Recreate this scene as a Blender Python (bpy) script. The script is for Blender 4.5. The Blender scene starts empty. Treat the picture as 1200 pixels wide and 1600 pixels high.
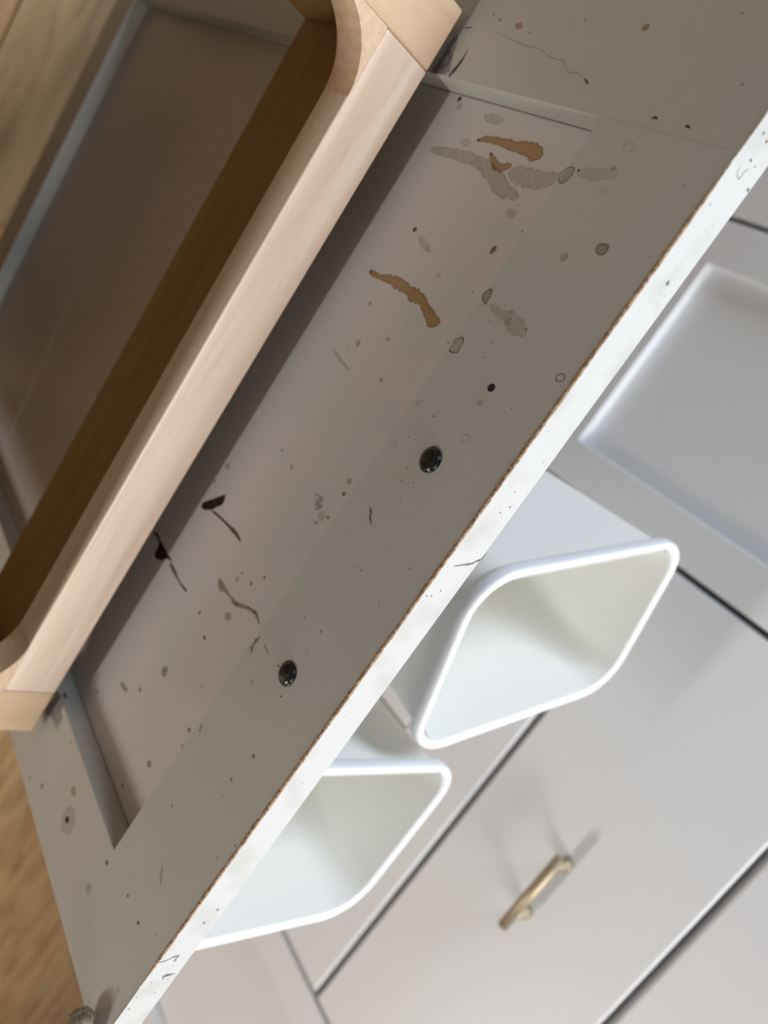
import bpy, bmesh, math, random
from mathutils import Vector, Matrix, noise

S = bpy.context.scene
COL = S.collection

# ---------------------------------------------------------------- camera
cam_d = bpy.data.cameras.new('camera')
cam = bpy.data.objects.new('camera', cam_d)
COL.objects.link(cam)
R_ = Matrix(((-0.54934344, -0.80630988, -0.21928559),
             (0.64302647, -0.24033912, -0.72715477),
             (0.53360917, -0.54046414, 0.65050731)))
cam.matrix_world = Matrix.Translation((0, -.225, 0)) @ R_.to_4x4()
cam_d.sensor_fit = 'HORIZONTAL'
cam_d.sensor_width = 36.0
cam_d.lens = 36.0 * 1140.37 / 1200
cam_d.clip_start = 0.01
cam_d.dof.use_dof = True
cam_d.dof.focus_distance = 0.305
cam_d.dof.aperture_fstop = 8.0
S.camera = cam

# ---------------------------------------------------------------- light
S.view_settings.view_transform = 'Standard'
S.view_settings.look = 'None'
S.view_settings.gamma = 1
S.view_settings.use_curve_mapping = False
S.view_settings.exposure = 0.27
w = bpy.data.worlds.new('room_light')
S.world = w
w.use_nodes = True
w.node_tree.nodes['Background'].inputs[0].default_value = (0.97, 0.97, 1.0, 1)
w.node_tree.nodes['Background'].inputs[1].default_value = 0.25

def area(name, loc, target, size, power, col, size_y=None):
    d = bpy.data.lights.new(name, 'AREA')
    d.energy = power
    d.color = col
    d.shape = 'RECTANGLE' if size_y else 'DISK'
    d.size = size
    if size_y: d.size_y = size_y
    o = bpy.data.objects.new(name, d)
    COL.objects.link(o)
    o.location = loc
    o.rotation_euler = (Vector(target) - Vector(loc)).to_track_quat('-Z', 'Y').to_euler()
    return o
area('ceiling_lamp', (.95, -.20, 1.38), (.20, .05, -.25), .40, 8, (1, .94, .86))
area('overhead_fill', (.50, .24, 1.40), (.32, .30, -.5), .9, 20, (.985, .985, 1.0))  # added overhead fill that brightens the bins and cabinet fronts
area('low_strip_light', (2.05, -1.80, -.265), (.05, 0, -.30), 1.2, 30, (1, .955, .93), .10)  # added low strip light, narrowed to shape the rail's shadow edge
area('side_window_light', (-1.5, .16, .70), (.12, .2, -.2), .8, 34, (.72, .83, 1.0), .9)

# ---------------------------------------------------------------- helpers
def mat(name, base, rough=.5, bump=None, mottle=None, metallic=0, spec=.5, coat=0, emit=None):
    m = bpy.data.materials.new(name)
    m.use_nodes = True
    nt = m.node_tree
    b = nt.nodes['Principled BSDF']
    b.inputs['Base Color'].default_value = (*base, 1)
    b.inputs['Roughness'].default_value = rough
    b.inputs['Metallic'].default_value = metallic
    b.inputs['Specular IOR Level'].default_value = spec
    b.inputs['Coat Weight'].default_value = coat
    tc = nt.nodes.new('ShaderNodeTexCoord')
    if mottle:
        sc, c2, lo, hi = mottle
        n = nt.nodes.new('ShaderNodeTexNoise')
        n.inputs['Scale'].default_value = sc
        n.inputs['Detail'].default_value = 5
        r = nt.nodes.new('ShaderNodeMapRange')
        r.inputs[1].default_value = lo
        r.inputs[2].default_value = hi
        mx = nt.nodes.new('ShaderNodeMix'); mx.data_type = 'RGBA'
        mx.inputs[6].default_value = (*base, 1)
        mx.inputs[7].default_value = (*c2, 1)
        nt.links.new(tc.outputs['Object'], n.inputs['Vector'])
        nt.links.new(n.outputs['Fac'], r.inputs[0])
        nt.links.new(r.outputs[0], mx.inputs[0])
        nt.links.new(mx.outputs[2], b.inputs['Base Color'])
    if bump:
        sc, st = bump
        n = nt.nodes.new('ShaderNodeTexNoise')
        n.inputs['Scale'].default_value = sc
        n.inputs['Detail'].default_value = 4
        bp = nt.nodes.new('ShaderNodeBump')
        bp.inputs['Strength'].default_value = st
        bp.inputs['Distance'].default_value = .001
        nt.links.new(tc.outputs['Object'], n.inputs['Vector'])
        nt.links.new(n.outputs['Fac'], bp.inputs['Height'])
        nt.links.new(bp.outputs[0], b.inputs['Normal'])
    return m

def wood(name, c1, c2, stretch, scale=1, rough=.45, c3=None, spec=.5):
    """grain: noise stretched along one axis (the small number in stretch)"""
    m = bpy.data.materials.new(name)
    m.use_nodes = True
    nt = m.node_tree
    b = nt.nodes['Principled BSDF']
    b.inputs['Roughness'].default_value = rough
    b.inputs['Specular IOR Level'].default_value = spec
    tc = nt.nodes.new('ShaderNodeTexCoord')
    mp = nt.nodes.new('ShaderNodeMapping')
    mp.inputs['Scale'].default_value = stretch
    nt.links.new(tc.outputs['Object'], mp.inputs[0])
    n = nt.nodes.new('ShaderNodeTexNoise')
    n.inputs['Scale'].default_value = scale
    n.inputs['Detail'].default_value = 6
    n.inputs['Roughness'].default_value = .6
    n.inputs['Distortion'].default_value = .6
    nt.links.new(mp.outputs[0], n.inputs['Vector'])
    cr = nt.nodes.new('ShaderNodeValToRGB')
    cr.color_ramp.elements[0].position = .3
    cr.color_ramp.elements[0].color = (*c1, 1)
    cr.color_ramp.elements[1].position = .7
    cr.color_ramp.elements[1].color = (*c2, 1)
    if c3:
        e = cr.color_ramp.elements.new(.5); e.color = (*c3, 1)
    nt.links.new(n.outputs['Fac'], cr.inputs[0])
    nt.links.new(cr.outputs[0], b.inputs['Base Color'])
    bp = nt.nodes.new('ShaderNodeBump')
    bp.inputs['Strength'].default_value = .15
    bp.inputs['Distance'].default_value = .0006
    nt.links.new(n.outputs['Fac'], bp.inputs['Height'])
    nt.links.new(bp.outputs[0], b.inputs['Normal'])
    return m

def film(name, col, rough=.35, nscale=900, lo=.25, hi=.55):
    """dried drip or mark: a thin film whose cover is stored per vertex and broken up by noise"""
    m = bpy.data.materials.new(name)
    m.use_nodes = True
    nt = m.node_tree
    b = nt.nodes['Principled BSDF']
    b.inputs['Base Color'].default_value = (*col, 1)
    b.inputs['Roughness'].default_value = rough
    at = nt.nodes.new('ShaderNodeAttribute'); at.attribute_name = 'cover'
    tc = nt.nodes.new('ShaderNodeTexCoord')
    n = nt.nodes.new('ShaderNodeTexNoise')
    n.inputs['Scale'].default_value = nscale
    n.inputs['Detail'].default_value = 3
    nt.links.new(tc.outputs['Object'], n.inputs['Vector'])
    r = nt.nodes.new('ShaderNodeMapRange')
    r.inputs[1].default_value = lo; r.inputs[2].default_value = hi
    r.inputs[3].default_value = .55; r.inputs[4].default_value = 1.0
    nt.links.new(n.outputs['Fac'], r.inputs[0])
    ra = nt.nodes.new('ShaderNodeAttribute'); ra.attribute_name = 'rim'
    pw_ = nt.nodes.new('ShaderNodeMath'); pw_.operation = 'POWER'; pw_.inputs[1].default_value = 4
    ms = nt.nodes.new('ShaderNodeMath'); ms.operation = 'MULTIPLY'; ms.inputs[1].default_value = .75; ms.use_clamp = True
    nt.links.new(ra.outputs['Fac'], pw_.inputs[0]); nt.links.new(pw_.outputs[0], ms.inputs[0])
    cm = nt.nodes.new('ShaderNodeMix'); cm.data_type = 'RGBA'
    cm.inputs[6].default_value = (*col, 1); cm.inputs[7].default_value = (*(c*.42 for c in col), 1)
    nt.links.new(ms.outputs[0], cm.inputs[0]); nt.links.new(cm.outputs[2], b.inputs['Base Color'])
    mu = nt.nodes.new('ShaderNodeMath'); mu.operation = 'MULTIPLY'; mu.use_clamp = True
    nt.links.new(r.outputs[0], mu.inputs[0])
    nt.links.new(at.outputs['Fac'], mu.inputs[1])
    nt.links.new(mu.outputs[0], b.inputs['Alpha'])
    return m

def link(name, bm, m, parent=None, smooth=False):
    me = bpy.data.meshes.new(name)
    bmesh.ops.recalc_face_normals(bm, faces=bm.faces)
    bm.to_mesh(me); bm.free()
    for mm in (m if isinstance(m, (list, tuple)) else [m]): me.materials.append(mm)
    if smooth:
        for p in me.polygons: p.use_smooth = True
    o = bpy.data.objects.new(name, me)
    COL.objects.link(o)
    if parent: attach(o, parent)
    return o

def attach(o, parent):
    o.parent = parent
    p = parent; off = Vector((0, 0, 0))
    while p:                                   # meshes hold scene coordinates: cancel the things' own offsets
        off += p.location
        if p.parent: off += p.matrix_parent_inverse.translation
        p = p.parent
    o.matrix_parent_inverse = Matrix.Translation(-off)

def box(x0, x1, y0, y1, z0, z1, bev=0, seg=2, bm=None):
    t = bmesh.new()
    bmesh.ops.create_cube(t, size=1)
    for v in t.verts:
        v.co = Vector(((x0+x1)/2 + v.co.x*(x1-x0), (y0+y1)/2 + v.co.y*(y1-y0), (z0+z1)/2 + v.co.z*(z1-z0)))
    if bev: bmesh.ops.bevel(t, geom=t.edges[:], offset=bev, segments=seg, profile=.5, affect='EDGES')
    if bm is None: return t
    me = bpy.data.meshes.new('tmp'); t.to_mesh(me); t.free(); bm.from_mesh(me); bpy.data.meshes.remove(me)
    return bm

def revolve(profile, loc, axis='Z', n=40, bm=None):
    """profile: (radius, height) pairs; axis the direction of height"""
    bm = bm or bmesh.new()
    rings = []
    for r, hh in profile:
        ring = []
        for i in range(n):
            a = 2*math.pi*i/n
            c = Vector((r*math.cos(a), r*math.sin(a), hh))
            if axis == '-Y': c = Vector((c.x, -c.z, c.y))
            if axis == 'X': c = Vector((c.z, c.x, c.y))
            if axis == 'Y': c = Vector((c.x, c.z, c.y))
            ring.append(bm.verts.new(c + Vector(loc)))
        rings.append(ring)
    for a, b in zip(rings, rings[1:]):
        for i in range(n): bm.faces.new((a[i], a[(i+1) % n], b[(i+1) % n], b[i]))
    bm.faces.new(rings[0]); bm.faces.new(rings[-1])
    return bm

def tube(path, rad, n=10, bm=None, cap=True):
    bm = bm or bmesh.new()
    pts = [Vector(p) for p in path]
    up = Vector((.13, .21, .97)); rings = []
    for i, p in enumerate(pts):
        t = (pts[min(i+1, len(pts)-1)] - pts[max(i-1, 0)]).normalized()
        a = t.cross(up).normalized(); b = t.cross(a)
        up = -b if b.dot(up) < 0 else b
        r = rad[i] if isinstance(rad, (list, tuple)) else rad
        rings.append([bm.verts.new(p + r*(math.cos(2*math.pi*k/n)*a + math.sin(2*math.pi*k/n)*up)) for k in range(n)])
    for a, b in zip(rings, rings[1:]):
        for k in range(n): bm.faces.new((a[k], a[(k+1) % n], b[(k+1) % n], b[k]))
    if cap: bm.faces.new(rings[0]); bm.faces.new(rings[-1])
    return bm

def thing(name, label, cat, loc=(0, 0, 0), group=None):
    o = bpy.data.objects.new(name, None)
    o.empty_display_size = .05
    COL.objects.link(o)
    o.location = loc
    o['label'] = label; o['category'] = cat
    if group: o['group'] = group
    return o

PAINT = mat('drawer_front_paint', (.50, .49, .45), .42, bump=(260, .12), mottle=(14, (.475, .48, .435), .4, .65))
PANELP = mat('panel_paint', (.62, .585, .57), .40, bump=(200, .10), mottle=(16, (.59, .57, .545), .35, .7))
EDGEP = mat('edge_paint', (.60, .60, .575), .40, bump=(350, .3), mottle=(60, (.54, .535, .505), .5, .7))
CAB = mat('cabinet_paint', (.78, .785, .785), .38, bump=(120, .05))
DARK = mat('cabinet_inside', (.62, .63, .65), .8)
FIBRE = mat('bare_fibreboard', (.44, .29, .165), .9, bump=(1500, .8), mottle=(700, (.19, .11, .055), .4, .62))
BLACK = mat('black_metal', (.006, .006, .007), .22, spec=.5, coat=.3)
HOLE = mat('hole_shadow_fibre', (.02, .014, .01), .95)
BRASS = mat('brushed_brass', (.42, .34, .23), .45, metallic=.7)
PLASTIC = mat('white_plastic', (.86, .87, .88), .38)
PLASTICI = mat('white_plastic_inside', (.90, .89, .835), .42)
for pm in (PLASTIC, PLASTICI):
    b = pm.node_tree.nodes['Principled BSDF']
    b.inputs['Subsurface Weight'].default_value = .15
    b.inputs['Subsurface Radius'].default_value = (.01, .009, .007)
TRAYM = mat('grey_metal', (.45, .45, .44), .45, metallic=.4)
BEECH_X = wood('beech_rail', (.68, .50, .37), (.88, .71, .56), (4, 75, 75), 1.2, .34, (.78, .60, .46))
BEECH_Y = wood('beech_arm', (.60, .41, .25), (.72, .52, .34), (60, 12, 60), 1.2, .42, (.66, .465, .295))
BEECH_F = wood('beech_corner_block', (.62, .43, .27), (.76, .57, .38), (200, 200, 60), 1.5, .45, (.69, .5, .33))
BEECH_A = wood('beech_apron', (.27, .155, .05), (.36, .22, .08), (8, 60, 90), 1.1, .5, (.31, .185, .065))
ROPEM = wood('jute_fibre', (.10, .075, .045), (.30, .245, .16), (900, 900, 900), 1, .95, (.19, .15, .095))

# ---------------------------------------------------------------- structure: floor, wall
FLOORM = [wood('oak_floor_%s' % k, c1, c2, (7, 42, 1), 1.0, .5, c3) for k, (c1, c2, c3) in
          dict(a=((.24, .135, .06), (.56, .36, .18), (.42, .26, .12)),
               b=((.30, .16, .07), (.60, .37, .18), (.48, .28, .125)),
               c=((.28, .17, .075), (.54, .36, .18), (.43, .28, .125))).items()]
FZ = -.98
fl = link('floor', box(-1.6, 2.6, -1.9, 1.15, FZ-.03, FZ-.012), mat('floor_base', (.08, .05, .03), .9))
fl['kind'] = 'structure'
random.seed(4)
pw, plen = .14, 1.05
meshes = []
for i in range(3):
    me = bpy.data.meshes.new('plank')
    t = box(0, plen-.0012, 0, pw-.0012, -.012, 0, .0012, 1)
    t.to_mesh(me); t.free()
    me.materials.append(FLOORM[i]); meshes.append(me)
row = 0
y = -1.9 + .036
while y < 1.13:
    x = -1.6 - random.random()*plen*.9
    while x < 2.6:
        o = bpy.data.objects.new('plank', meshes[random.randrange(3)])
        COL.objects.link(o)
        o.parent = fl
        o.location = (x, y, FZ)
        x += plen
    y += pw
WALLP = mat('wall_paint', (.22, .215, .205), .8)
for nm, a in dict(wall_back=(-1.7, 2.7, 1.06, 1.15, FZ, 1.5), wall_front=(-1.7, 2.7, -2.0, -1.9, FZ, 1.5), wall_left=(-1.7, -1.6, -1.9, 1.06, FZ, 1.5),
                  wall_right=(2.6, 2.7, -1.9, 1.06, FZ, 1.5), ceiling=(-1.7, 2.7, -2.0, 1.15, 1.45, 1.5)).items():
    link(nm, box(*a), WALLP)['kind'] = 'structure'

# ---------------------------------------------------------------- cabinets behind
EX = .98
FY = .45
def shaker(parent, x0, x1, z0, z1, sw, rw, name='door', depth=.013):
    """part = recessed panel, sub-parts = stiles and rails"""
    d = link(name, box(x0+sw-.006, x1-sw+.006, FY+depth, FY+.018, z0+rw-.006, z1-rw+.006), CAB, parent)
    link('stile', box(x0, x0+sw, FY, FY+.019, z0, z1, .0022, 3), CAB, d)
    link('stile', box(x1-sw, x1, FY, FY+.019, z0, z1, .0022, 3), CAB, d)
    link('rail', box(x0+sw, x1-sw, FY, FY+.019, z1-rw, z1, .0008), CAB, d)
    link('rail', box(x0+sw, x1-sw, FY, FY+.019, z0, z0+rw, .0008), CAB, d)
    return d
def carcass(parent, x0, x1, z1):
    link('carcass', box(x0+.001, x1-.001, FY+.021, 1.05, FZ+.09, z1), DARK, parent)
    link('toe_kick', box(x0+.001, x1-.001, FY+.07, FY+.09, FZ, FZ+.09), CAB, parent)
    link('cabinet_top', box(x0+.0005, x1-.0005, FY-.015, 1.05, z1, z1+.03, .002), CAB, parent)

c = thing('base_cabinet', 'white cabinet with brass-handled drawer behind the two bins', 'cabinet', (.35, .75, FZ))
carcass(c, .0415, .6610, .13)
G = .0030
link('lower_drawer_front', box(.0415+G, .6610-G, FY, FY+.019, -.2775, -.0705, .0028, 3), CAB, c)
link('upper_drawer_front', box(.0415+G, .6610-G, FY, FY+.019, -.064, .126, .0028, 3), CAB, c)
link('face_rail', box(.0415+G, .6610-G, FY, FY+.019, -.393, -.284, .0028, 3), CAB, c)
shaker(c, .0415+G, .3655, -.885, -.394, .045, .050)
shaker(c, .3695, .6610-G, -.885, -.394, .045, .050)
h = bpy.data.objects.new('bar_handle', None); COL.objects.link(h); attach(h, c); h['label'] = 'short round brass bar handle'
link('rod', revolve([(.0040, 0), (.0050, .0006), (.0050, .0879), (.0040, .0885)], (.3037, .4205, -.1715), 'X', 24), BRASS, h, True)
for px in (.316, .3795):
    link('post', revolve([(.0035, .0), (.0035, .022), (.0062, .0245), (.0066, .0295)], (px, .4205, -.172), 'Y', 18), BRASS, h, True)

c = thing('tall_cabinet', 'white shaker cabinet with recessed panel at the right edge of view', 'cabinet', (-.11, .75, FZ))
carcass(c, -.2650, .0415, .13)
shaker(c, -.2650+G, .0415-G, -.49, .126, .0445, .0565)
link('lower_drawer_front', box(-.2650+G, .0415-G, FY, FY+.019, -.885, -.497, .0028, 3), CAB, c)
c = thing('corner_cabinet', 'white shaker cabinet in the top right corner beyond a dark gap', 'cabinet', (-.5, .75, FZ))
carcass(c, -.72, -.2650, .13)
shaker(c, -.72, -.2650-G, -.885, .126, .0445, .0565)
c = thing('end_cabinet', 'shaded white shaker cabinet below the lower bin, left of the brass-handled drawer', 'cabinet', (.95, .75, FZ))
carcass(c, .6610, EX, .13)
shaker(c, .6610+G, EX-G, -.885, .126, .0445, .0565)

# ---------------------------------------------------------------- pull-out bin unit: the stained front
U = thing('pull_out_drawer', 'stained white shaker drawer front with chipped edge, pulled out before the bins', 'drawer', (.095, .15, FZ))
X0, X1, XA, XB = -.1660, .3560, -.1088, .2985
Z1, ZR, ZB, Z0 = -.1607, -.2239, -.8065, -.8540
TH, RC = .0192, .0133
def face_top(x0, x1, z0, z1, y0=0, y1=TH, bev=.0006):
    t = box(x0, x1, y0, y1, z0, z1, bev)
    for f in t.faces:                                 # the lipped top edge takes its own, paler material
        if f.normal.z > .6 and f.calc_center_median().z > Z1-.002: f.material_index = 1
    return t
def recalc(t):
    bmesh.ops.recalc_face_normals(t, faces=t.faces); t.normal_update(); return t
def rail_piece(name, *a, **k):
    t = recalc(box(a[0], a[1], 0, TH, a[2], a[3], k.get('bev', .0006)))
    for f in t.faces:
        if f.normal.z > .6 and f.calc_center_median().z > Z1-.002: f.material_index = 1
    return link(name, t, [PAINT, EDGEP], U)
rail_piece('stile', X0, XA, Z0, Z1, bev=0)
rail_piece('rail', XA, XB, ZR, Z1, bev=0)
rail_piece('stile', XB, X1, Z0, Z1, bev=0)
rail_piece('rail', XA, XB, Z0, ZB, bev=.0003)
link('panel', box(XA-.004, XB+.004, RC, TH-.001, ZB-.004, ZR+.004), PANELP, U)

JM = mat('joint_shade', (.24, .225, .21), .9)
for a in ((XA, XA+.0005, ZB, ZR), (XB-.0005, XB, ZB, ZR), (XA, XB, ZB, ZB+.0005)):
    link('shade_line', box(a[0], a[1], RC-.00025, RC+.0005, a[2], a[3]), JM, U)  # thin dark strips paint the gap's shade where panel meets frame

# bare fibreboard showing along the chipped front arris, ending in a painted shade line
def ragged(x0, x1, wa, wb, seed):
    bm = bmesh.new(); prev = None
    n = int((x1-x0)/.0006)
    for i in range(n+1):
        x = x0 + (x1-x0)*i/n
        e = min(1, i/30, (n-i)/30)
        q = noise.noise(Vector((x*160, seed, 0)))*.5 + noise.noise(Vector((x*700, seed, 3)))*.35
        q2 = noise.noise(Vector((x*190, seed, 9)))*.5 + noise.noise(Vector((x*900, seed, 5)))*.4
        a = max(.00008, wa*(1+.9*q))*e + .00005
        b_ = max(.00010, wb*(1+.8*q2))*e + .00005
        j = .00018*noise.noise(Vector((x*1500, 1, seed)))
        ring = [bm.verts.new(p) for p in ((x, .0004, Z1-a), (x, -.00012, Z1-a+.00005), (x, -.00020+j, Z1-a*.45),
                                          (x, -.00005+j, Z1+.00006+j*.5), (x, b_*.5, Z1+.00022-j), (x, b_, Z1+.00008), (x, b_, Z1-.0004))]
        if prev:
            for k in range(6): bm.faces.new((prev[k], ring[k], ring[k+1], prev[k+1]))
        prev = ring
    return bm
link('edge_chips_and_shade', ragged(-.105, .312, .00095, .00100, 2.3), FIBRE, U)['label'] = 'brown bare fibreboard along the worn top edge'
link('edge_chips_and_shade', ragged(-.160, -.107, .00012, .00022, 7.1), FIBRE, U)
link('edge_chips_and_shade', ragged(.313, .355, .00010, .00016, 5.7), mat('arris_shade', (.09, .065, .045), .9), U)  # last stretch: the arris shadow painted as a thin dark line
random.seed(9)
bm = bmesh.new()                                                     # torn splinters standing on the arris
for i in range(150):
    x = random.uniform(-.06, .30); s = random.uniform(.0003, .0009)
    y, z = random.uniform(-.0002, .0007), Z1 + random.uniform(-.0004, .0002)
    v = [bm.verts.new((x + random.uniform(-s, s), y + random.uniform(-s, s)*.45, z + random.uniform(-s, s)*.35)) for _ in range(4)]
    for f in ((0, 1, 2), (0, 1, 3), (0, 2, 3), (1, 2, 3)): bm.faces.new([v[k] for k in f])
o = link('splinters', bm, FIBRE, U); o['kind'] = 'stuff'

# two black round-headed bolts, each with a cross recess and a thin washer rim
def bolt(x, z, rot):
    R = .00560
    prof = [(R, 0), (R, .0006), (R*.93, .0009), (R*.90, .0008)]
    for k in range(1, 9):
        a = k/8*math.pi/2
        prof.append((R*.90*math.cos(a)+.0001, .0008 + .0015*math.sin(a)))
    hd = link('bolt_head', revolve(prof, (x, 0, z), '-Y', 36), BLACK, U, True)
    hd['label'] = 'black round bolt head'
    for a in (rot, rot+90):
        t = box(-.0019, .0019, -.0026, -.0019, -.00032, .00032, .00012, 1)
        bmesh.ops.rotate(t, verts=t.verts, cent=(0, 0, 0), matrix=Matrix.Rotation(math.radians(a), 3, 'Y'))
        bmesh.ops.translate(t, verts=t.verts, vec=(x, 0, z))
        link('cross_recess', t, mat('worn_recess', (.05, .05, .05), .3, metallic=.6), hd)
bolt(.0380, -.1962, 20)
bolt(.1522, -.1945, 50)

def hole(x, z, r, depth_rim=.0):
    n = 22; bm = bmesh.new()
    random.seed(int(x*10000))
    ring = [(r*(1+random.uniform(-.05, .05))*math.cos(2*math.pi*i/n), r*math.sin(2*math.pi*i/n)) for i in range(n)]
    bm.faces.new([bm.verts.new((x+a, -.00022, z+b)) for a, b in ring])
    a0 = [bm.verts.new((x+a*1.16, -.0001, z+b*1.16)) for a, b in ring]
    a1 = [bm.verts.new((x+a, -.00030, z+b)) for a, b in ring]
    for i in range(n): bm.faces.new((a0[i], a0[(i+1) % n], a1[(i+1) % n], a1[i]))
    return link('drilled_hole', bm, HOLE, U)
hole(.0004, -.1913, .00155)['label'] = 'small dark drilled hole above the bolts'
hole(.3267, -.2679, .0016)['label'] = 'dark torn hole in the stile'

# runners and tray that carry the bins
link('base_tray', box(-.150, .3700, .030, .345, -.516, -.506, .002), TRAYM, U)
for a in ((-.150, -.146, .030, .345), (.3665, .3705, .030, .345), (-.146, .3665, .341, .345)):
    link('tray_side', box(a[0], a[1], a[2], a[3], -.506, -.470, .001), TRAYM, U)
for xx in (-.150, .340):
    link('bracket', box(xx, xx+.016, TH, .030, -.60, -.46, .001), TRAYM, U)
    link('runner', box(xx, xx+.012, .03, .345, -.54, -.516, .001), TRAYM, U)
for xx, yy in ((-.145, .05), (.35, .05), (-.145, .32), (.35, .32)):
    link('support_leg', box(xx-.005, xx+.009, yy, yy+.014, FZ, -.54, .001), TRAYM, U)

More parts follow.
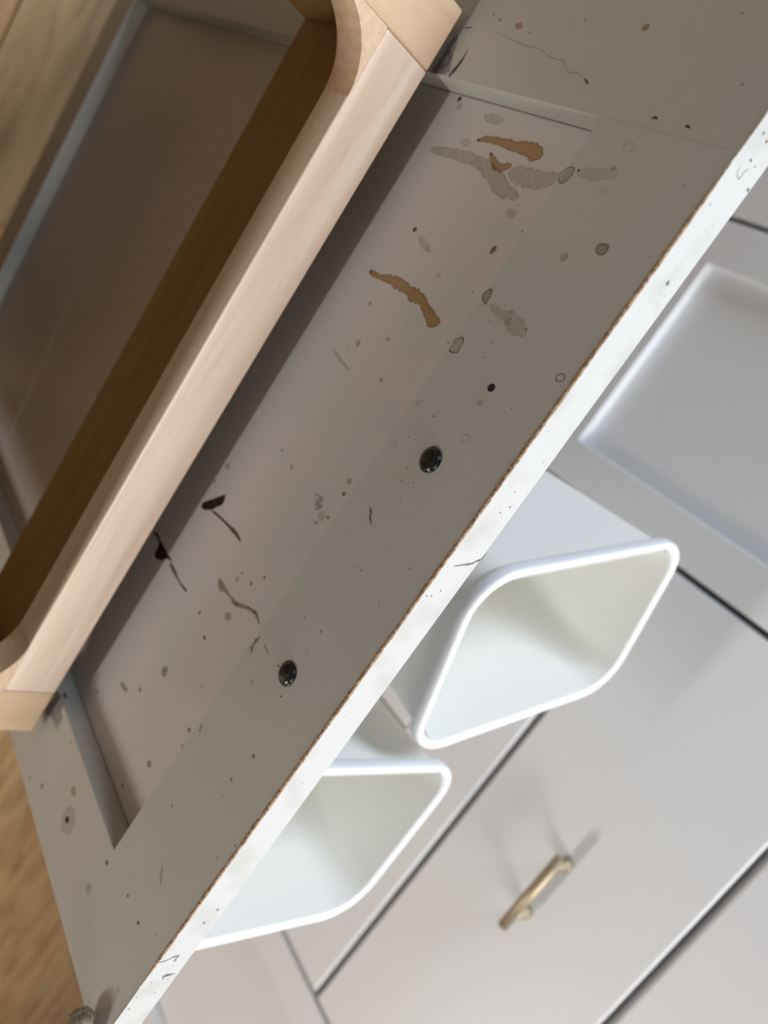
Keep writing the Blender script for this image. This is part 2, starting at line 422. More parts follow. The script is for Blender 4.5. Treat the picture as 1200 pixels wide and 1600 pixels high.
# dried drips, drops, chips and scuffs (thin films on the painted faces)
COLS = dict(amber=film('amber_drip', (.42, .25, .07), .3), rust=film('rust_brown_drip', (.085, .036, .012), .35),
            faint=film('faint_drip', (.46, .39, .29), .5, 300), dark=film('dark_red_brown_drip', (.022, .006, .004), .18),
            brown=film('brown_spot', (.14, .085, .04), .5), olive=film('dull_olive_smear', (.30, .24, .14), .5, 700),
            purple=film('purple_grey_scuff', (.15, .12, .14), .7, 250, .38, .66), pencil=film('grey_pencil_mark', (.13, .13, .13), .6),
            white=film('white_chip', (.85, .85, .83), .5))
DECALS = [
 ("r", "F", "faint", .8, [(-108.7, -223.8, .09), (-108.7, -190.0, .07), (-108.7, -161.0, .10)]),
 ('r', 'P', 'amber', 0.8, [(-90.75, -297.6, 1.32), (-92.98, -289.97, 1.65), (-93.27, -280.88, 2.14), (-93.69, -272.22, 2.59), (-94.06, -265.97, 3.21), (-93.66, -259.2, 3.47), (-92.43, -253.52, 2.28)]),
 ('r', 'P', 'amber', 0.8, [(-87.18, -284.14, 1.09), (-84.65, -279.91, 1.43), (-82.86, -275.48, 1.94), (-83.43, -270.74, 2.09), (-85.62, -267.12, 1.21)]),
 ('r', 'P', 'amber', 0.8, [(-13.32, -314.24, 1.9), (-13.81, -305.69, 1.44), (-15.28, -297.56, 2.4), (-15.73, -289.51, 2.93), (-15.79, -281.33, 2.48), (-14.8, -274.72, 3.54), (-15.15, -268.78, 2.39), (-12.45, -263.03, 2.35), (-10.13, -255.46, 3.18), (-10.37, -249.79, 2.09)]),
 ('d', 'P', 'rust', 0.8, [(-13.57, -313.58, 1.48)]),
 ('d', 'P', 'rust', 0.8, [(-90.94, -296.79, 1.13)]),
 ('d', 'P', 'rust', 0.8, [(-86.96, -283.7, 1.09)]),
 ('r', 'P', 'faint', 0.5, [(-79.34, -326.17, 2.27), (-81.44, -306.54, 2.72), (-81.57, -289.0, 3.13), (-78.77, -274.48, 3.86), (-74.48, -263.68, 3.75), (-73.21, -251.52, 2.31)]),
 ('r', 'P', 'faint', 0.4, [(-83.1, -267.07, 3.76), (-82.26, -255.38, 4.6), (-83.73, -244.19, 3.81), (-88.94, -238.77, 2.8)]),
 ('r', 'P', 'faint', 0.35, [(-102.23, -303.4, 1.9), (-102.1, -296.02, 2.41), (-102.04, -288.44, 2.53)]),
 ('r', 'P', 'faint', 0.3, [(-87.73, -308.65, 2.34), (-88.04, -300.02, 2.28)]),
 ('d', 'P', 'rust', 0.8, [(-106.34, -326.37, 1.83)]),
 ('d', 'P', 'faint', 0.35, [(-103.31, -323.48, 2.42)]),
 ('d', 'P', 'faint', 0.35, [(-66.28, -249.57, 2.97)]),
 ('d', 'P', 'faint', 0.35, [(-66.74, -252.17, 2.0)]),
 ('d', 'P', 'faint', 0.35, [(-28.43, -268.38, 1.82)]),
 ('d', 'P', 'rust', 0.9, [(-41.69, -301.61, 1.79)]),
 ('r', 'P', 'faint', 0.35, [(-39.98, -297.11, 1.37), (-37.41, -289.07, 1.73), (-35.56, -281.87, 1.13)]),
 ('r', 'P', 'brown', 0.6, [(-46.86, -247.29, 1.0), (-49.27, -247.26, 1.33), (-51.19, -246.34, 0.83)]),
 ('p', 'P', 'dark', 0.97, [(146.99, -333.12), (143.8, -331.74), (138.51, -326.41), (132.16, -320.54), (132.12, -318.44), (136.0, -317.14), (139.81, -319.98), (142.86, -322.32), (146.69, -326.94), (147.86, -330.97)], None),
 ('r', 'P', 'rust', 0.95, [(144.23, -323.71, 0.56), (142.11, -312.34, 0.61), (141.16, -304.47, 0.72), (140.23, -296.8, 1.17), (139.94, -290.82, 0.92), (140.48, -285.9, 0.46)]),
 ('r', 'P', 'dark', 0.9, [(186.39, -360.85, 0.87), (185.1, -355.98, 1.15), (186.3, -349.18, 0.85)]),
 ('p', 'P', 'dark', 0.97, [(186.17, -350.14), (185.07, -346.33), (185.67, -336.07), (185.08, -329.2), (187.74, -334.98), (190.9, -337.96), (194.0, -343.05), (193.95, -347.42), (189.65, -348.21)], None),
 ('r', 'P', 'brown', 0.8, [(187.07, -330.4, 0.81), (187.68, -325.9, 1.33), (187.9, -321.99, 1.32), (188.22, -316.22, 0.65), (188.0, -307.85, 0.76), (187.32, -302.01, 1.0)]),
 ('r', 'P', 'olive', 0.75, [(164.43, -285.01, 1.17), (165.86, -280.2, 2.3), (165.26, -275.12, 1.14), (164.77, -268.6, 0.67), (164.14, -262.4, 1.31), (159.58, -253.2, 0.85), (157.63, -246.47, 1.04), (159.0, -239.72, 0.82)]),
 ('d', 'P', 'dark', 0.8, [(164.5, -262.49, 1.1)]),
 ('d', 'P', 'dark', 0.8, [(159.12, -252.97, 0.85)]),
 ('d', 'P', 'dark', 0.8, [(157.81, -247.54, 1.04)]),
 ('d', 'P', 'olive', 0.4, [(118.87, -331.4, 2.51)]),
 ('d', 'P', 'olive', 0.4, [(73.42, -242.58, 2.23)]),
 ('d', 'P', 'olive', 0.4, [(172.29, -261.86, 2.65)]),
 ('d', 'P', 'olive', 0.4, [(100.26, -245.81, 1.55)]),
 ('d', 'P', 'olive', 0.4, [(90.44, -283.62, 1.71)]),
 ('d', 'P', 'olive', 0.4, [(249.9, -291.31, 1.57)]),
 ('d', 'P', 'olive', 0.4, [(227.59, -281.7, 3.97)]),
 ('d', 'P', 'olive', 0.4, [(155.31, -272.1, 1.78)]),
 ('d', 'P', 'brown', 0.55, [(131.16, -334.4, 1.28)]),
 ('d', 'P', 'brown', 0.55, [(187.16, -283.35, 1.43)]),
 ('d', 'P', 'brown', 0.55, [(192.44, -268.86, 1.38)]),
 ('d', 'P', 'brown', 0.55, [(149.82, -261.25, 1.29)]),
 ('d', 'P', 'brown', 0.55, [(141.33, -255.24, 1.25)]),
 ('d', 'P', 'brown', 0.55, [(150.42, -271.29, 0.89)]),
 ('d', 'P', 'brown', 0.55, [(88.02, -297.69, 1.11)]),
 ('d', 'P', 'brown', 0.55, [(93.83, -241.08, 1.14)]),
 ('d', 'P', 'brown', 0.55, [(100.99, -272.63, 0.5)]),
 ('d', 'P', 'brown', 0.55, [(104.04, -271.52, 0.5)]),
 ('d', 'P', 'brown', 0.55, [(79.77, -240.81, 1.49)]),
 ('r', 'P', 'brown', 0.35, [(92.58, -256.62, 0.4), (89.82, -256.37, 0.4), (90.04, -251.73, 0.39), (93.61, -253.24, 0.39), (92.64, -248.84, 0.39), (96.69, -252.02, 0.39)]),
 ('d', 'P', 'faint', 0.4, [(91.98, -251.75, 3.9)]),
 ('d', 'P', 'faint', 0.4, [(95.95, -245.16, 3.07)]),
 ('r', 'P', 'olive', 0.6, [(262.11, -309.75, 1.39), (260.7, -303.81, 1.64), (259.41, -299.81, 1.08)]),
 ('d', 'P', 'brown', 0.5, [(250.09, -290.86, 1.57)]),
 ('d', 'P', 'brown', 0.5, [(282.86, -325.02, 1.77)]),
 ('d', 'P', 'brown', 0.5, [(192.66, -268.76, 1.38)]),
 ('d', 'P', 'brown', 0.5, [(230.4, -239.68, 1.79)]),
 ('d', 'P', 'brown', 0.5, [(266.42, -251.12, 2.41)]),
 ('d', 'P', 'brown', 0.5, [(239.34, -237.64, 1.35)]),
 ('d', 'P', 'brown', 0.5, [(291.5, -259.58, 1.53)]),
 ('d', 'P', 'faint', 0.45, [(228.17, -281.74, 3.48)]),
 ('d', 'P', 'faint', 0.45, [(173.19, -263.57, 2.66)]),
 ('d', 'P', 'faint', 0.45, [(209.5, -250.06, 1.34)]),
 ('r', 'P', 'faint', 0.4, [(29.37, -306.37, 1.29), (31.12, -297.74, 0.84), (32.55, -286.42, 1.22)]),
 ('o', 'P', 'faint', 0.4, [(21.6, -293.66, 3.69)]),
 ('o', 'P', 'faint', 0.4, [(28.68, -302.39, 2.12)]),
 ('d', 'P', 'olive', 0.45, [(26.43, -262.35, 1.51)]),
 ('d', 'P', 'olive', 0.45, [(22.34, -254.17, 0.55)]),
 ('d', 'P', 'olive', 0.45, [(-2.77, -269.08, 0.56)]),
 ('d', 'P', 'olive', 0.45, [(-29.64, -243.54, 0.84)]),
 ('d', 'P', 'olive', 0.45, [(-5.3, -238.41, 0.85)]),
 ('d', 'P', 'olive', 0.45, [(9.1, -274.29, 1.54)]),
 ('d', 'P', 'olive', 0.45, [(7.97, -263.08, 0.74)]),
 ('d', 'P', 'olive', 0.45, [(19.44, -291.67, 2.45)]),
 ('d', 'P', 'olive', 0.45, [(-0.19, -300.49, 1.65)]),
 ('p', 'F', 'olive', 0.35, [(-80.45, -223.49), (-83.51, -225.23), (-86.54, -223.82), (-87.49, -220.66), (-84.35, -219.39), (-81.02, -220.86)], 'rust'),
 ('d', 'F', 'dark', 0.9, [(-87.12, -217.84, 0.72)]),
 ('o', 'F', 'olive', 0.5, [(-100.53, -202.75, 2.01)]),
 ('o', 'F', 'olive', 0.5, [(-82.76, -201.24, 1.22)]),
 ('r', 'F', 'faint', 0.25, [(-86.59, -218.8, 2.01), (-87.34, -210.7, 2.78), (-89.16, -203.81, 2.44), (-91.11, -198.92, 1.33)]),
 ('d', 'F', 'amber', 0.35, [(-91.94, -203.35, 1.36)]),
 ('o', 'F', 'rust', 0.75, [(-55.52, -198.33, 1.52)]),
 ('d', 'F', 'faint', 0.5, [(-55.52, -198.33, 1.24)]),
 ('p', 'F', 'olive', 0.55, [(-62.77, -187.8), (-64.67, -187.76), (-65.53, -185.23), (-65.34, -183.45), (-62.84, -182.97), (-61.51, -184.11), (-61.66, -186.36)], 'rust'),
 ('r', 'F', 'amber', 0.6, [(-143.15, -230.65, 1.29), (-144.71, -230.64, 1.57), (-146.15, -230.53, 1.14)]),
 ('r', 'F', 'amber', 0.5, [(-138.09, -302.16, 0.92), (-137.33, -298.16, 1.26), (-137.12, -296.01, 0.72)]),
 ('d', 'F', 'brown', 0.5, [(-138.83, -313.74, 1.14)]),
 ('d', 'F', 'brown', 0.5, [(-135.43, -289.98, 0.71)]),
 ('d', 'F', 'brown', 0.5, [(-140.82, -320.03, 0.77)]),
 ('d', 'F', 'brown', 0.5, [(-144.26, -262.83, 0.64)]),
 ('d', 'F', 'brown', 0.5, [(-153.96, -194.0, 0.62)]),
 ('d', 'F', 'brown', 0.5, [(-93.52, -170.98, 0.48)]),
 ('d', 'F', 'brown', 0.5, [(-58.05, -225.32, 0.55)]),
 ('d', 'F', 'brown', 0.5, [(-130.29, -175.77, 0.71)]),
 ('r', 'F', 'dark', 0.8, [(-112.44, -201.59, 0.33), (-113.07, -200.42, 0.53), (-112.82, -198.54, 0.26)]),
 ('r', 'F', 'dark', 0.8, [(-112.64, -186.23, 0.31), (-112.84, -185.26, 0.5), (-112.34, -183.59, 0.25)]),
 ('r', 'F', 'dark', 0.8, [(-121.45, -243.69, 0.31), (-120.25, -241.76, 0.38), (-119.72, -240.04, 0.3)]),
 ('r', 'F', 'faint', 0.6, [(-133.2, -311.36, 0.27), (-131.0, -297.96, 0.25), (-129.56, -285.79, 0.25), (-129.25, -277.15, 0.24), (-126.77, -268.88, 0.23), (-126.25, -260.57, 0.23), (-122.51, -254.45, 0.22), (-122.8, -250.0, 0.22), (-121.37, -244.17, 0.21)]),
 ('r', 'F', 'dark', 0.8, [(-132.35, -334.98, 0.31), (-133.35, -329.1, 0.3)]),
 ('r', 'F', 'dark', 0.85, [(-123.81, -323.12, 0.2), (-119.36, -322.67, 0.4), (-115.78, -322.81, 0.8), (-109.98, -323.41, 0.4)]),
 ('p', 'F', 'purple', 0.5, [(-108.43, -339.66), (-113.08, -339.41), (-118.48, -339.14), (-124.78, -339.01), (-128.46, -336.43), (-122.3, -332.36), (-116.86, -330.19), (-112.52, -327.23), (-109.81, -329.21)], None),
 ('p', 'F', 'purple', 0.5, [(-109.57, -336.79), (-114.77, -337.9), (-120.75, -336.68), (-118.59, -331.54), (-112.95, -330.7), (-110.01, -330.95)], None),
 ('r', 'F', 'dark', 0.6, [(-108.26, -323.9, 0.6), (-111.48, -324.72, 1.0), (-115.6, -322.68, 0.6)]),
 ('p', 'F', 'olive', 0.55, [(-28.02, -223.91), (-30.13, -223.76), (-32.3, -221.59), (-30.3, -219.98), (-28.19, -219.74), (-25.97, -219.77)], 'rust'),
 ('p', 'F', 'faint', 0.45, [(-5.42, -222.46), (-8.19, -222.22), (-9.75, -219.55), (-7.9, -218.04), (-5.61, -218.07), (-3.41, -217.91), (-2.43, -221.98)], 'rust'),
 ('r', 'F', 'faint', 0.4, [(-27.09, -218.11, 1.52), (-25.58, -210.11, 1.92), (-26.11, -204.75, 2.6), (-24.7, -200.03, 3.41), (-23.16, -191.95, 2.22)]),
 ('d', 'F', 'olive', 0.3, [(-24.57, -203.92, 2.03)]),
 ('d', 'F', 'olive', 0.3, [(-28.4, -205.44, 1.17)]),
 ('d', 'F', 'brown', 0.7, [(-25.45, -193.45, 0.7)]),
 ('d', 'F', 'brown', 0.7, [(-57.8, -224.97, 0.55)]),
 ('o', 'F', 'rust', 0.9, [(7.55, -191.71, 1.01)]),
 ('o', 'F', 'brown', 0.6, [(-16.53, -166.55, 1.79)]),
 ('o', 'F', 'brown', 0.6, [(-16.53, -166.55, 1.53)]),
 ('o', 'F', 'olive', 0.6, [(22.34, -187.37, 1.73)]),
 ('o', 'F', 'olive', 0.6, [(22.63, -220.11, 1.3)]),
 ('o', 'F', 'olive', 0.6, [(43.13, -219.38, 1.32)]),
 ('d', 'F', 'white', 0.6, [(10.96, -215.32, 0.63)]),
 ('d', 'F', 'white', 0.6, [(9.01, -197.88, 0.89)]),
 ('d', 'F', 'white', 0.6, [(21.56, -212.42, 0.79)]),
 ('d', 'F', 'white', 0.6, [(26.55, -211.22, 0.79)]),
 ('d', 'F', 'white', 0.6, [(22.43, -204.59, 0.77)]),
 ('r', 'F', 'olive', 0.8, [(24.07, -209.28, 0.31), (23.19, -208.52, 0.31), (22.48, -207.73, 0.31)]),
 ('d', 'F', 'brown', 0.6, [(2.5, -176.83, 0.49)]),
 ('d', 'F', 'brown', 0.6, [(-14.07, -204.49, 0.44)]),
 ('d', 'F', 'brown', 0.6, [(-7.98, -203.41, 0.44)]),
 ('d', 'F', 'brown', 0.6, [(-21.13, -212.35, 0.36)]),
 ('r', 'F', 'white', 0.6, [(-27.15, -198.3, 0.21), (-29.8, -198.45, 0.21)]),
 ('r', 'F', 'rust', 0.55, [(70.73, -209.42, 0.17), (72.13, -207.03, 0.33), (73.96, -206.04, 0.33), (75.86, -202.99, 0.33)]),
 ('r', 'F', 'olive', 0.8, [(48.19, -204.79, 0.24), (45.9, -204.96, 0.24)]),
 ('r', 'F', 'white', 0.3, [(68.78, -202.03, 0.19), (69.15, -197.94, 0.19)]),
 ('r', 'F', 'white', 0.3, [(67.6, -201.01, 0.19), (67.99, -197.24, 0.19)]),
 ('r', 'F', 'white', 0.3, [(70.24, -202.01, 0.19), (70.09, -198.89, 0.19)]),
 ('r', 'F', 'white', 0.3, [(44.22, -168.81, 0.17), (40.4, -169.8, 0.17)]),
 ('r', 'F', 'white', 0.3, [(37.09, -174.38, 0.17), (35.87, -174.57, 0.17)]),
 ('r', 'F', 'white', 0.3, [(43.68, -210.05, 0.19), (42.81, -210.2, 0.19)]),
 ('d', 'F', 'olive', 0.6, [(49.89, -196.78, 0.62)]),
 ('d', 'F', 'olive', 0.6, [(52.95, -202.85, 0.63)]),
 ('d', 'F', 'olive', 0.6, [(48.05, -185.81, 0.45)]),
 ('d', 'F', 'olive', 0.6, [(28.97, -162.27, 0.4)]),
 ('d', 'F', 'olive', 0.6, [(58.74, -173.68, 0.43)]),
 ('d', 'F', 'olive', 0.6, [(93.86, -195.94, 0.52)]),
 ('d', 'F', 'olive', 0.6, [(93.16, -193.26, 0.45)]),
 ('d', 'F', 'olive', 0.6, [(96.32, -188.84, 0.45)]),
 ('d', 'F', 'olive', 0.6, [(77.51, -165.95, 0.4)]),
 ('d', 'F', 'olive', 0.6, [(96.7, -175.52, 0.61)]),
 ('d', 'F', 'olive', 0.6, [(76.86, -172.57, 0.73)]),
 ('d', 'F', 'olive', 0.6, [(59.54, -196.19, 0.47)]),
 ('d', 'F', 'olive', 0.6, [(36.61, -213.57, 0.64)]),
 ('d', 'F', 'dark', 0.85, [(306.56, -223.13, 1.52)]),
 ('d', 'F', 'dark', 0.85, [(299.59, -198.4, 0.96)]),
 ('d', 'F', 'dark', 0.85, [(298.95, -183.14, 1.01)]),
 ('d', 'F', 'dark', 0.85, [(248.29, -207.37, 0.83)]),
 ('r', 'F', 'dark', 0.8, [(298.75, -184.23, 0.42), (299.26, -182.28, 0.42)]),
 ('d', 'F', 'brown', 0.5, [(211.48, -220.2, 1.23)]),
 ('d', 'F', 'brown', 0.5, [(209.66, -220.93, 1.23)]),
 ('d', 'F', 'brown', 0.5, [(339.73, -304.07, 2.12)]),
 ('d', 'F', 'brown', 0.5, [(223.11, -163.21, 0.7)]),
 ('d', 'F', 'brown', 0.5, [(170.86, -209.5, 0.45)]),
 ('d', 'F', 'brown', 0.5, [(190.83, -183.64, 1.43)]),
 ('d', 'F', 'brown', 0.5, [(208.16, -186.43, 1.11)]),
 ('d', 'F', 'brown', 0.5, [(217.75, -227.39, 0.85)]),
 ('r', 'F', 'amber', 0.45, [(314.69, -280.02, 1.66), (314.02, -276.6, 2.19), (313.15, -273.03, 1.36)]),
 ('d', 'F', 'faint', 0.5, [(349.0, -318.71, 1.91)]),
 ('d', 'F', 'faint', 0.5, [(302.83, -302.97, 1.73)]),
 ('d', 'F', 'faint', 0.5, [(327.74, -169.77, 1.27)]),
 ('d', 'F', 'faint', 0.5, [(217.04, -185.59, 0.75)]),
 ('d', 'F', 'faint', 0.5, [(290.27, -170.24, 0.8)]),
 ('d', 'F', 'faint', 0.5, [(326.79, -223.85, 3.41)]),
 ('d', 'F', 'faint', 0.5, [(235.66, -167.58, 0.73)]),
 ('r', 'F', 'olive', 0.45, [(269.45, -191.19, 0.62), (272.82, -188.19, 0.82), (275.84, -184.94, 0.41)]),
 ('p', 'F', 'purple', 0.45, [(315.69, -341.78), (306.04, -339.59), (294.33, -335.06), (293.81, -327.78), (301.95, -327.49), (302.74, -322.85), (311.04, -321.63), (311.38, -329.55)], None),
 ('d', 'F', 'dark', 0.9, [(294.09, -332.32, 2.45)]),
 ('p', 'F', 'faint', 0.4, [(328.01, -273.55), (322.63, -273.32), (318.39, -267.73), (320.78, -261.81), (327.58, -259.82), (332.99, -264.46), (334.09, -268.96)], None),
 ('d', 'F', 'olive', 0.55, [(87.68, -213.47, 0.45)]),
 ('d', 'F', 'olive', 0.55, [(93.7, -196.02, 0.42)]),
 ('d', 'F', 'olive', 0.55, [(93.18, -193.02, 0.42)]),
 ('d', 'F', 'olive', 0.55, [(117.82, -175.63, 0.41)]),
 ('d', 'F', 'olive', 0.55, [(126.14, -192.41, 1.01)]),
 ('d', 'F', 'olive', 0.55, [(128.48, -204.73, 0.88)]),
 ('d', 'F', 'olive', 0.55, [(156.63, -222.52, 1.54)]),
 ('d', 'F', 'olive', 0.55, [(161.2, -221.75, 1.54)]),
 ('d', 'F', 'olive', 0.55, [(106.9, -189.11, 0.39)]),
 ('r', 'F', 'rust', 0.5, [(70.42, -210.23, 0.27), (72.16, -207.71, 0.26), (74.11, -206.37, 0.26), (75.95, -203.22, 0.26)]),
 ('r', 'F', 'rust', 0.4, [(153.95, -216.36, 0.38), (154.56, -213.33, 0.37), (155.33, -211.27, 0.37)]),
 ('r', 'F', 'olive', 0.6, [(152.88, -221.16, 0.57), (158.91, -222.14, 0.77), (163.61, -220.0, 0.39)]),
 ('o', 'F', 'faint', 0.5, [(138.79, -193.03, 1.71)]),
 ('d', 'F', 'brown', 0.8, [(170.9, -209.86, 0.6)]),
 ('d', 'F', 'brown', 0.8, [(161.51, -190.06, 0.7)]),
 ('d', 'F', 'brown', 0.8, [(154.07, -201.61, 0.72)]),
 ('r', 'T', 'brown', 0.8, [(-111.33, 7.79, 0.6), (-111.24, 9.47, 0.45)]),
 ('r', 'T', 'pencil', 0.4, [(-109.81, 10.78, 0.23), (-107.2, 9.54, 0.23), (-104.78, 9.31, 0.23), (-105.19, 6.38, 0.22), (-107.0, 5.69, 0.22)]),
 ('d', 'T', 'brown', 0.8, [(-105.9, 17.9, 0.94)]),
 ('d', 'T', 'brown', 0.8, [(-119.22, 5.35, 0.73)]),
 ('d', 'T', 'brown', 0.8, [(-118.99, 9.64, 0.75)]),
 ('d', 'T', 'pencil', 0.6, [(-91.87, 4.32, 0.48)]),
 ('d', 'T', 'pencil', 0.6, [(-61.22, 14.57, 0.38)]),
 ('d', 'T', 'pencil', 0.6, [(-64.76, 11.49, 1.25)]),
 ('d', 'T', 'pencil', 0.6, [(-111.67, 12.96, 0.61)]),
 ('r', 'T', 'pencil', 0.8, [(65.31, 6.22, 0.17), (63.14, 11.83, 0.35), (61.67, 15.65, 0.45), (60.1, 17.42, 0.36), (58.17, 19.5, 0.55), (54.72, 19.99, 0.36)]),
 ('d', 'T', 'pencil', 0.8, [(34.09, 14.2, 0.62)]),
 ('d', 'T', 'pencil', 0.8, [(28.02, 10.66, 0.41)]),
 ('d', 'T', 'pencil', 0.8, [(80.18, 6.12, 0.53)]),
 ('d', 'T', 'pencil', 0.8, [(80.7, 3.52, 0.53)]),
 ('d', 'T', 'pencil', 0.8, [(76.95, 9.33, 0.54)]),
 ('d', 'T', 'pencil', 0.8, [(37.71, 11.14, 0.41)]),
 ('r', 'T', 'pencil', 0.85, [(295.91, 0.36, 0.29), (295.54, 4.83, 0.37), (294.29, 7.57, 0.49), (293.96, 10.54, 0.37), (296.13, 10.38, 0.37), (298.44, 10.64, 0.62)]),
 ('r', 'T', 'pencil', 0.85, [(308.71, 9.79, 1.27), (308.46, 12.1, 1.02), (308.56, 14.81, 0.51), (308.42, 17.14, 0.26)]),
 ('d', 'T', 'pencil', 0.7, [(301.3, 11.57, 0.5)]),
 ('d', 'T', 'pencil', 0.7, [(310.95, 11.75, 0.61)]),
 ('d', 'T', 'pencil', 0.7, [(311.7, 14.63, 0.52)]),
 ('d', 'T', 'pencil', 0.7, [(311.01, 5.3, 0.5)]),
 ('d', 'T', 'pencil', 0.7, [(320.69, 12.78, 0.52)]),
 ('d', 'T', 'pencil', 0.7, [(328.88, 3.07, 0.77)]),
 ('d', 'T', 'pencil', 0.7, [(271.84, 11.64, 0.96)]),
 ('d', 'T', 'pencil', 0.7, [(263.65, 14.33, 0.96)]),
]

LIFT = {'F': (0, -.00012), 'P': (RC, -.00012), 'T': (Z1, .00014)}
def place(s, u, v, k=1.0):
    u, v = u/1000, v/1000
    if s == 'F': return Vector((u, -.00012*k, v))
    if s == 'P': return Vector((u, RC-.00012*k, v))
    return Vector((u, v, Z1+.00014*k))
class Film:
    def __init__(self): self.bm = bmesh.new(); self.lay = self.bm.verts.layers.float.new('cover'); self.rim = self.bm.verts.layers.float.new('rim')
    def v(self, co, a, rim=0):
        q = self.bm.verts.new(co); q[self.lay] = a; q[self.rim] = rim; return q
    def f(self, *vs):
        try: self.bm.faces.new(vs)
        except ValueError: pass
def blob(F, s, outline, al, soft=.35, edge=None):
    """outline ring fading to nothing outwards, fan inside"""
    n = len(outline)
    cx = sum(p[0] for p in outline)/n; cy = sum(p[1] for p in outline)/n
    c0 = F.v(place(s, cx, cy), al)
    i1 = [F.v(place(s, cx+(p[0]-cx)*.80, cy+(p[1]-cy)*.80), al) for p in outline]
    i2 = [F.v(place(s, cx+(p[0]-cx)*(1-.1*soft), cy+(p[1]-cy)*(1-.1*soft)), al, 1) for p in outline]
    i3 = [F.v(place(s, cx+(p[0]-cx)*(1+soft*.35), cy+(p[1]-cy)*(1+soft*.35), .6), 0, 1) for p in outline]
    for i in range(n):
        j = (i+1) % n
        F.f(c0, i1[i], i1[j]); F.f(i1[i], i2[i], i2[j], i1[j]); F.f(i2[i], i3[i], i3[j], i2[j])
def dense(pts, k=4, jit=0, seed=0, closed=False):
    out = []; n = len(pts); rng = range(n if closed else n-1)
    for i in rng:
        P = [pts[(i+d) % n] if closed else pts[min(max(i+d, 0), n-1)] for d in (-1, 0, 1, 2)]
        for q in range(k):
            t = q/k
            out.append(tuple(.5*((2*b) + (-a+c)*t + (2*a-5*b+4*c-d)*t*t + (-a+3*b-3*c+d)*t**3) for a, b, c, d in zip(*P)))
    if not closed: out.append(tuple(pts[-1]))
    if jit:
        out = [(p[0]+jit*noise.noise(Vector((p[0]*1.7, p[1]*1.7, seed))), p[1]+jit*noise.noise(Vector((p[0]*1.7, p[1]*1.7, seed+7))), *p[2:]) for p in out]
    return out
def ribbon(F, s, pts, al, wob=.22):
    rm = 1 if max(p[2] for p in pts) > .5 else .6
    P = dense(pts, 6)
    if len(P) < 3: return
    rows = []
    for i, (x, y, r) in enumerate(P):
        a, b = P[max(i-1, 0)], P[min(i+1, len(P)-1)]
        tx, ty = b[0]-a[0], b[1]-a[1]; L = math.hypot(tx, ty) or 1
        nx, ny = -ty/L, tx/L
        end = min(1, .35 + i/5., .35 + (len(P)-1-i)/5.)
        rl = r*end*(1+wob*2.2*noise.noise(Vector((x*.55+3, y*.55, 1)))); rr = r*end*(1+wob*2.2*noise.noise(Vector((x*.55, y*.55, 8))))
        ea = 0 if i in (0, len(P)-1) else 1
        so = 1 + min(.5, .12/max(r, .05))
        rows.append([F.v(place(s, x+nx*rl*so, y+ny*rl*so, .6), 0, rm), F.v(place(s, x+nx*rl*.9, y+ny*rl*.9), al*ea, rm), F.v(place(s, x, y), al*ea),
                     F.v(place(s, x-nx*rr*.9, y-ny*rr*.9), al*ea, rm), F.v(place(s, x-nx*rr*so, y-ny*rr*so, .6), 0, rm)])
    for a, b in zip(rows, rows[1:]):
        for k in range(4): F.f(a[k], b[k], b[k+1], a[k+1])
def circ(x, y, r, n=14, seed=0):
    return [(x + r*(1+.28*noise.noise(Vector((math.cos(6.283*i/n)*1.2+x, math.sin(6.283*i/n)*1.2+y, seed))))*math.cos(6.283*i/n),
             y + r*(1+.28*noise.noise(Vector((math.cos(6.283*i/n)*1.2+x, math.sin(6.283*i/n)*1.2+y, seed+4))))*math.sin(6.283*i/n)) for i in range(n)]
def closed_line(F, s, pts, w, al):
    pts = pts + [pts[0]]
    ribbon(F, s, [(p[0], p[1], w*(.75+.6*abs(noise.noise(Vector((p[0]*2, p[1]*2, 4)))))) for p in pts], al, .4)
NAME = {'amber': 'dried_drip', 'rust': 'rust_spot', 'faint': 'faint_stain', 'dark': 'dark_drip', 'brown': 'brown_spot',
        'olive': 'dull_stain', 'purple': 'scuff_mark', 'pencil': 'pencil_mark', 'white': 'paint_chip'}
small = {}
for D in DECALS:
    kind, s, col, al, pts = D[:5]
    al *= {'faint': .72, 'olive': .85}.get(col, 1)
    big = (kind == 'r' and math.dist(pts[0][:2], pts[-1][:2]) > 3.5) or kind == 'p' or (kind == 'o' and pts[0][2] > 1.2)
    F = Film() if big else small.setdefault((s, col), Film())
    if kind == 'r': ribbon(F, s, pts, al)
    elif kind == 'p':
        o2 = dense(pts, 4, .12, 3, True)
        blob(F, s, o2, al, .25)
        if D[5]:
            G2 = Film(); closed_line(G2, s, pts, .16, .9); link('stain_outline', G2.bm, COLS[D[5]], U)
    elif kind == 'd': blob(F, s, circ(pts[0][0], pts[0][1], pts[0][2]*.72), al, .6)
    elif kind == 'o': closed_line(F, s, circ(*pts[0], 12, 2), .13, al)
    if big: link(NAME[col], F.bm, COLS[col], U)
random.seed(21)                                             # fine specks and pits over the faces
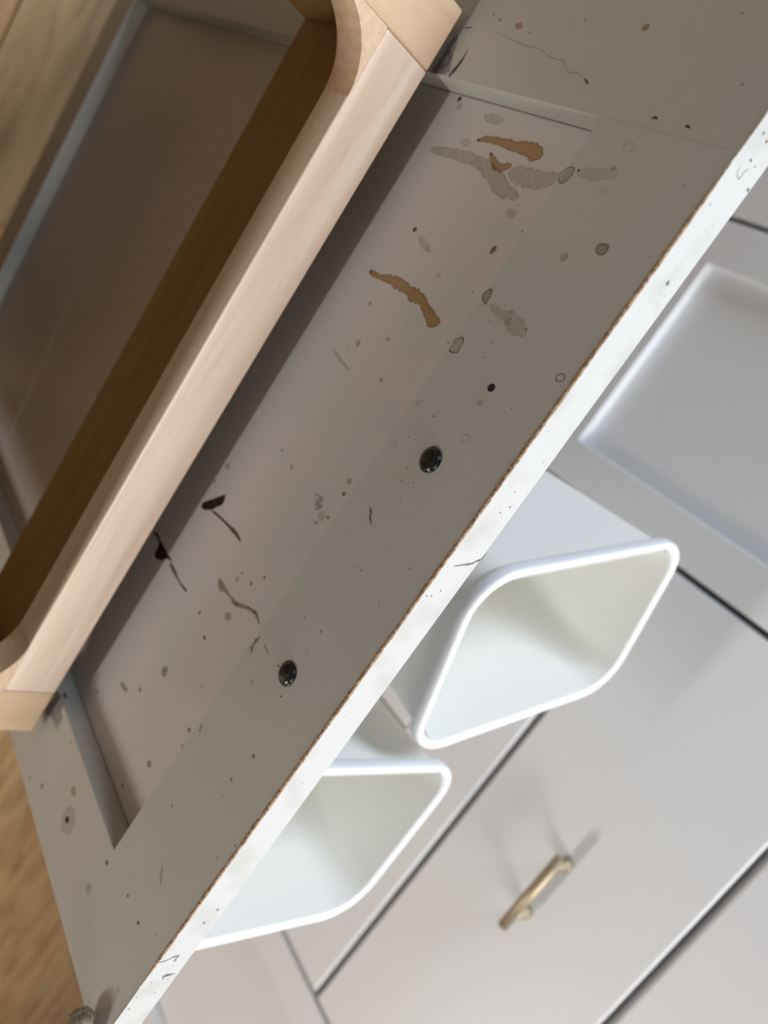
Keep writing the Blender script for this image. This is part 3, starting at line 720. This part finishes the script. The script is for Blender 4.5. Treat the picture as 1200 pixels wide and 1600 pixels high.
for s, n, (xa, xb), (ya, yb) in (('F', 130, (-150, 350), (-222, -163)), ('P', 110, (-105, 295), (-360, -226)), ('T', 60, (-160, 350), (1, 18)), ('F', 30, (301, 352), (-330, -226)), ('F', 30, (-160, -110), (-330, -226))):
    for _ in range(n):
        F = small.setdefault((s, random.choice(['brown', 'olive', 'olive', 'faint', 'white'] if s != 'T' else ['pencil', 'brown'])), Film())
        x, y = random.uniform(xa, xb), random.uniform(ya, yb)
        if random.random() < .6: blob(F, s, circ(x, y, random.uniform(.10, .30), 8), random.uniform(.2, .65), .6)
        else:
            a = random.uniform(0, 3.14); L = random.uniform(.3, 1.1)
            ribbon(F, s, [(x, y, .08), (x+L*math.cos(a)*.5, y+L*math.sin(a)*.5, .10), (x+L*math.cos(a), y+L*math.sin(a), .06)], random.uniform(.2, .5))
for (s, col), F in small.items():
    o = link('specks', F.bm, COLS[col], U); o['kind'] = 'stuff'

# ---------------------------------------------------------------- bins
def rrect(W, L, r, n=8):
    out = []
    for cx, cy, a0 in ((W/2-r, L/2-r, 0), (-W/2+r, L/2-r, 90), (-W/2+r, -L/2+r, 180), (W/2-r, -L/2+r, 270)):
        for i in range(n+1):
            a = math.radians(a0+90*i/n); out.append((cx+r*math.cos(a), cy+r*math.sin(a)))
    return out
def make_bin(label, loc, rot, W=.141, L=.200, H=.306, group='waste bins behind the pulled-out front'):
    r = thing('waste_bin', label, 'bin', loc, group)
    def loft(levels, name, m, capf=True, capl=True):
        bm = bmesh.new(); rings = []
        for W_, L_, rr, z in levels:
            rings.append([bm.verts.new((x, y, z)) for x, y in rrect(W_, L_, rr)])
        n = len(rings[0])
        for a, b in zip(rings, rings[1:]):
            for i in range(n): bm.faces.new((a[i], a[(i+1) % n], b[(i+1) % n], b[i]))
        if capl: bm.faces.new(rings[-1])
        if capf: bm.faces.new(rings[0])
        me = bpy.data.meshes.new(name); bmesh.ops.recalc_face_normals(bm, faces=bm.faces); bm.to_mesh(me); bm.free()
        me.materials.append(m)
        for p in me.polygons: p.use_smooth = len(p.vertices) < 5
        o = bpy.data.objects.new(name, me); COL.objects.link(o); o.parent = r
        return o
    t = .0022; R = .026; k = .80
    def at(f, d):                           # f: 0 at the foot, 1 at the rim; d: inset
        s = k + (1-k)*f
        return (W-.010)*s-2*d, (L-.010)*s-2*d, R*s+.001-d
    def lv(f, d, z): a = at(f, d); return (a[0], a[1], a[2], z)
    loft([lv(1, 0, H-.004), lv(.86, 0, H*.86), lv(.5, 0, H*.5), lv(.04, 0, .010), lv(0, .003, .002), lv(0, .006, 0),
          lv(0, .010, .003), lv(.03, t+.003, .006), lv(.06, t, .014), lv(.5, t, H*.5), lv(.86, t, H*.86), lv(1, t, H-.002)], 'body', PLASTICI, False, False)
    def rr_(ins, z): return (W-2*ins, L-2*ins, R+.006-ins, z)
    loft([rr_(.005, H-.009), rr_(.0012, H-.009), rr_(0, H-.0075), rr_(0, H-.002), rr_(.0008, H-.0005), rr_(.0020, H), rr_(.0035, H),
          rr_(.0050, H-.0008), rr_(.0062, H-.003), rr_(.0074, H-.010)], 'rim', PLASTIC, False, False)
    r.rotation_euler = (0, 0, rot)
    return r
make_bin('white plastic bin standing askew, nearest the brass-handled drawer', (.1105, .2095, -.506), math.radians(22))
make_bin('white plastic bin lower in view, square to the stained drawer front', (.2925, .1215, -.506), 0, .148, .192)

# ---------------------------------------------------------------- wooden step tower in front
T = thing('wooden_tower', 'pale beech step tower rail with rounded inner corners, in front of drawer', 'step stool', (.095, -.23, FZ))
TZ, TB = -.335, -.358
link('rear_rail', box(-.1060, .2958, -.0350, -.0050, TB, TZ, .0011, 3), BEECH_X, T)
for x0, x1 in ((-.1370, -.1062), (.2960, .3268)):
    t = box(x0, x1, -.4500, -.0050, TB, TZ, .0012, 3)
    link('side_arm', t, BEECH_Y, T)
link('front_rail', box(-.1060, .2958, -.4500, -.4200, TB, TZ, .0011, 3), BEECH_X, T)
def fillet(cx, sx, cy, sy, r=.034):
    """block filling the inner corner at (cx,cy), concave arc towards the inside (sx,sy)"""
    bm = bmesh.new(); n = 14
    arc = [(cx+sx*(r-r*math.sin(math.pi/2*i/n)), cy+sy*(r-r*math.cos(math.pi/2*i/n))) for i in range(n+1)]
    out = [(cx, cy)] + arc
    lo = [bm.verts.new((x, y, TB+.0003)) for x, y in out]; hi = [bm.verts.new((x, y, TZ-.0001)) for x, y in out]
    bm.faces.new(lo); bm.faces.new(hi)
    m = len(out)
    for i in range(m): bm.faces.new((lo[i], lo[(i+1) % m], hi[(i+1) % m], hi[i]))
    return link('corner_block', bm, BEECH_F, T)
fillet(-.1062, 1, -.0350, -1); fillet(.2960, -1, -.0350, -1)
fillet(-.1062, 1, -.4200, 1); fillet(.2960, -1, -.4200, 1)
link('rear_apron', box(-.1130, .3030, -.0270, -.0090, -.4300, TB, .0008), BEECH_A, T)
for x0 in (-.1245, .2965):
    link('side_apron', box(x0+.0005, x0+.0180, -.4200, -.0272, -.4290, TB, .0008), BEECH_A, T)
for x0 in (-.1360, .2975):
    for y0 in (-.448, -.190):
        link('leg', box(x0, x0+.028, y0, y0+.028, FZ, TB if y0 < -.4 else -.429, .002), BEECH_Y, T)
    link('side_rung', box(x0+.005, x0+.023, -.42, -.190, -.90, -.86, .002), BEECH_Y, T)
for x0 in (-.1360, .3085):                                   # unseen boards added below the ring to keep light out
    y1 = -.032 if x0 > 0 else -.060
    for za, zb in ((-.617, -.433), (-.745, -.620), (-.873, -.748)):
        link('side_light_block', box(x0+.002, x0+.016, -.42, y1, za, zb, .001), BEECH_A, T)
link('platform_light_block', box(-.119, .308, -.428, -.130, -.632, -.612, .001), BEECH_A, T)  # unseen platform added to darken the space inside the tower
for k in range(4): link('front_light_block', box(-.106, .2955, -.444, -.430, -.43-.13*(k+1)+.003, -.43-.13*k, .001), BEECH_A, T)  # unseen front boards, added to block light from the room
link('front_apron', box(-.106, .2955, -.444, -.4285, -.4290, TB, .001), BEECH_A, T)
link('cross_rung', box(-.108, .2975, -.444, -.424, -.90, -.86, .002), BEECH_Y, T)

# ---------------------------------------------------------------- rope at the corner
RP = thing('jute_rope', 'frayed end of brown jute rope hooked round the corner of the stained drawer', 'rope', (.36, -.006, -.172))
path = [(.3478, -.0078, -.1722), (.3500, -.0074, -.1712), (.3555, -.0070, -.1690), (.3612, -.0052, -.1682), (.3640, .004, -.1700), (.3645, .015, -.178), (.3640, .022, -.195), (.3638, .024, -.215)]
path = [Vector(p[:3]) for p in dense(path, 10)]
for s_ in range(3):
    pts = []; rad = []
    for i, p in enumerate(path):
        t = (path[min(i+1, len(path)-1)]-path[max(i-1, 0)]).normalized()
        a = t.cross(Vector((.1, .2, 1))).normalized(); b = t.cross(a)
        th = i*.33 + s_*2.0944
        pts.append(p + .0025*(math.cos(th)*a + math.sin(th)*b))
        rad.append(.0031*(1+.12*noise.noise(Vector((i*.7, s_, 0)))) * (.72 if i == 0 else 1))
    link('strand', tube(pts, rad, 12), ROPEM, RP, True)
bm = bmesh.new(); random.seed(3)
for i in range(220):
    k = random.randrange(0, 42); p = path[k]
    d = Vector((random.gauss(0, 1), random.gauss(0, 1), random.gauss(0, 1))).normalized()
    if d.y > .3: d.y *= -1
    q = p + d*.0048; e = Vector((random.gauss(0, 1), random.gauss(0, 1), random.gauss(0, 1)))*.0016
    tube([q, q+e*.6+d*.0003, q+e+d*.0007], [.00010, .00009, .00004], 4, bm)
o = link('loose_fibres', bm, ROPEM, RP); o['kind'] = 'stuff'
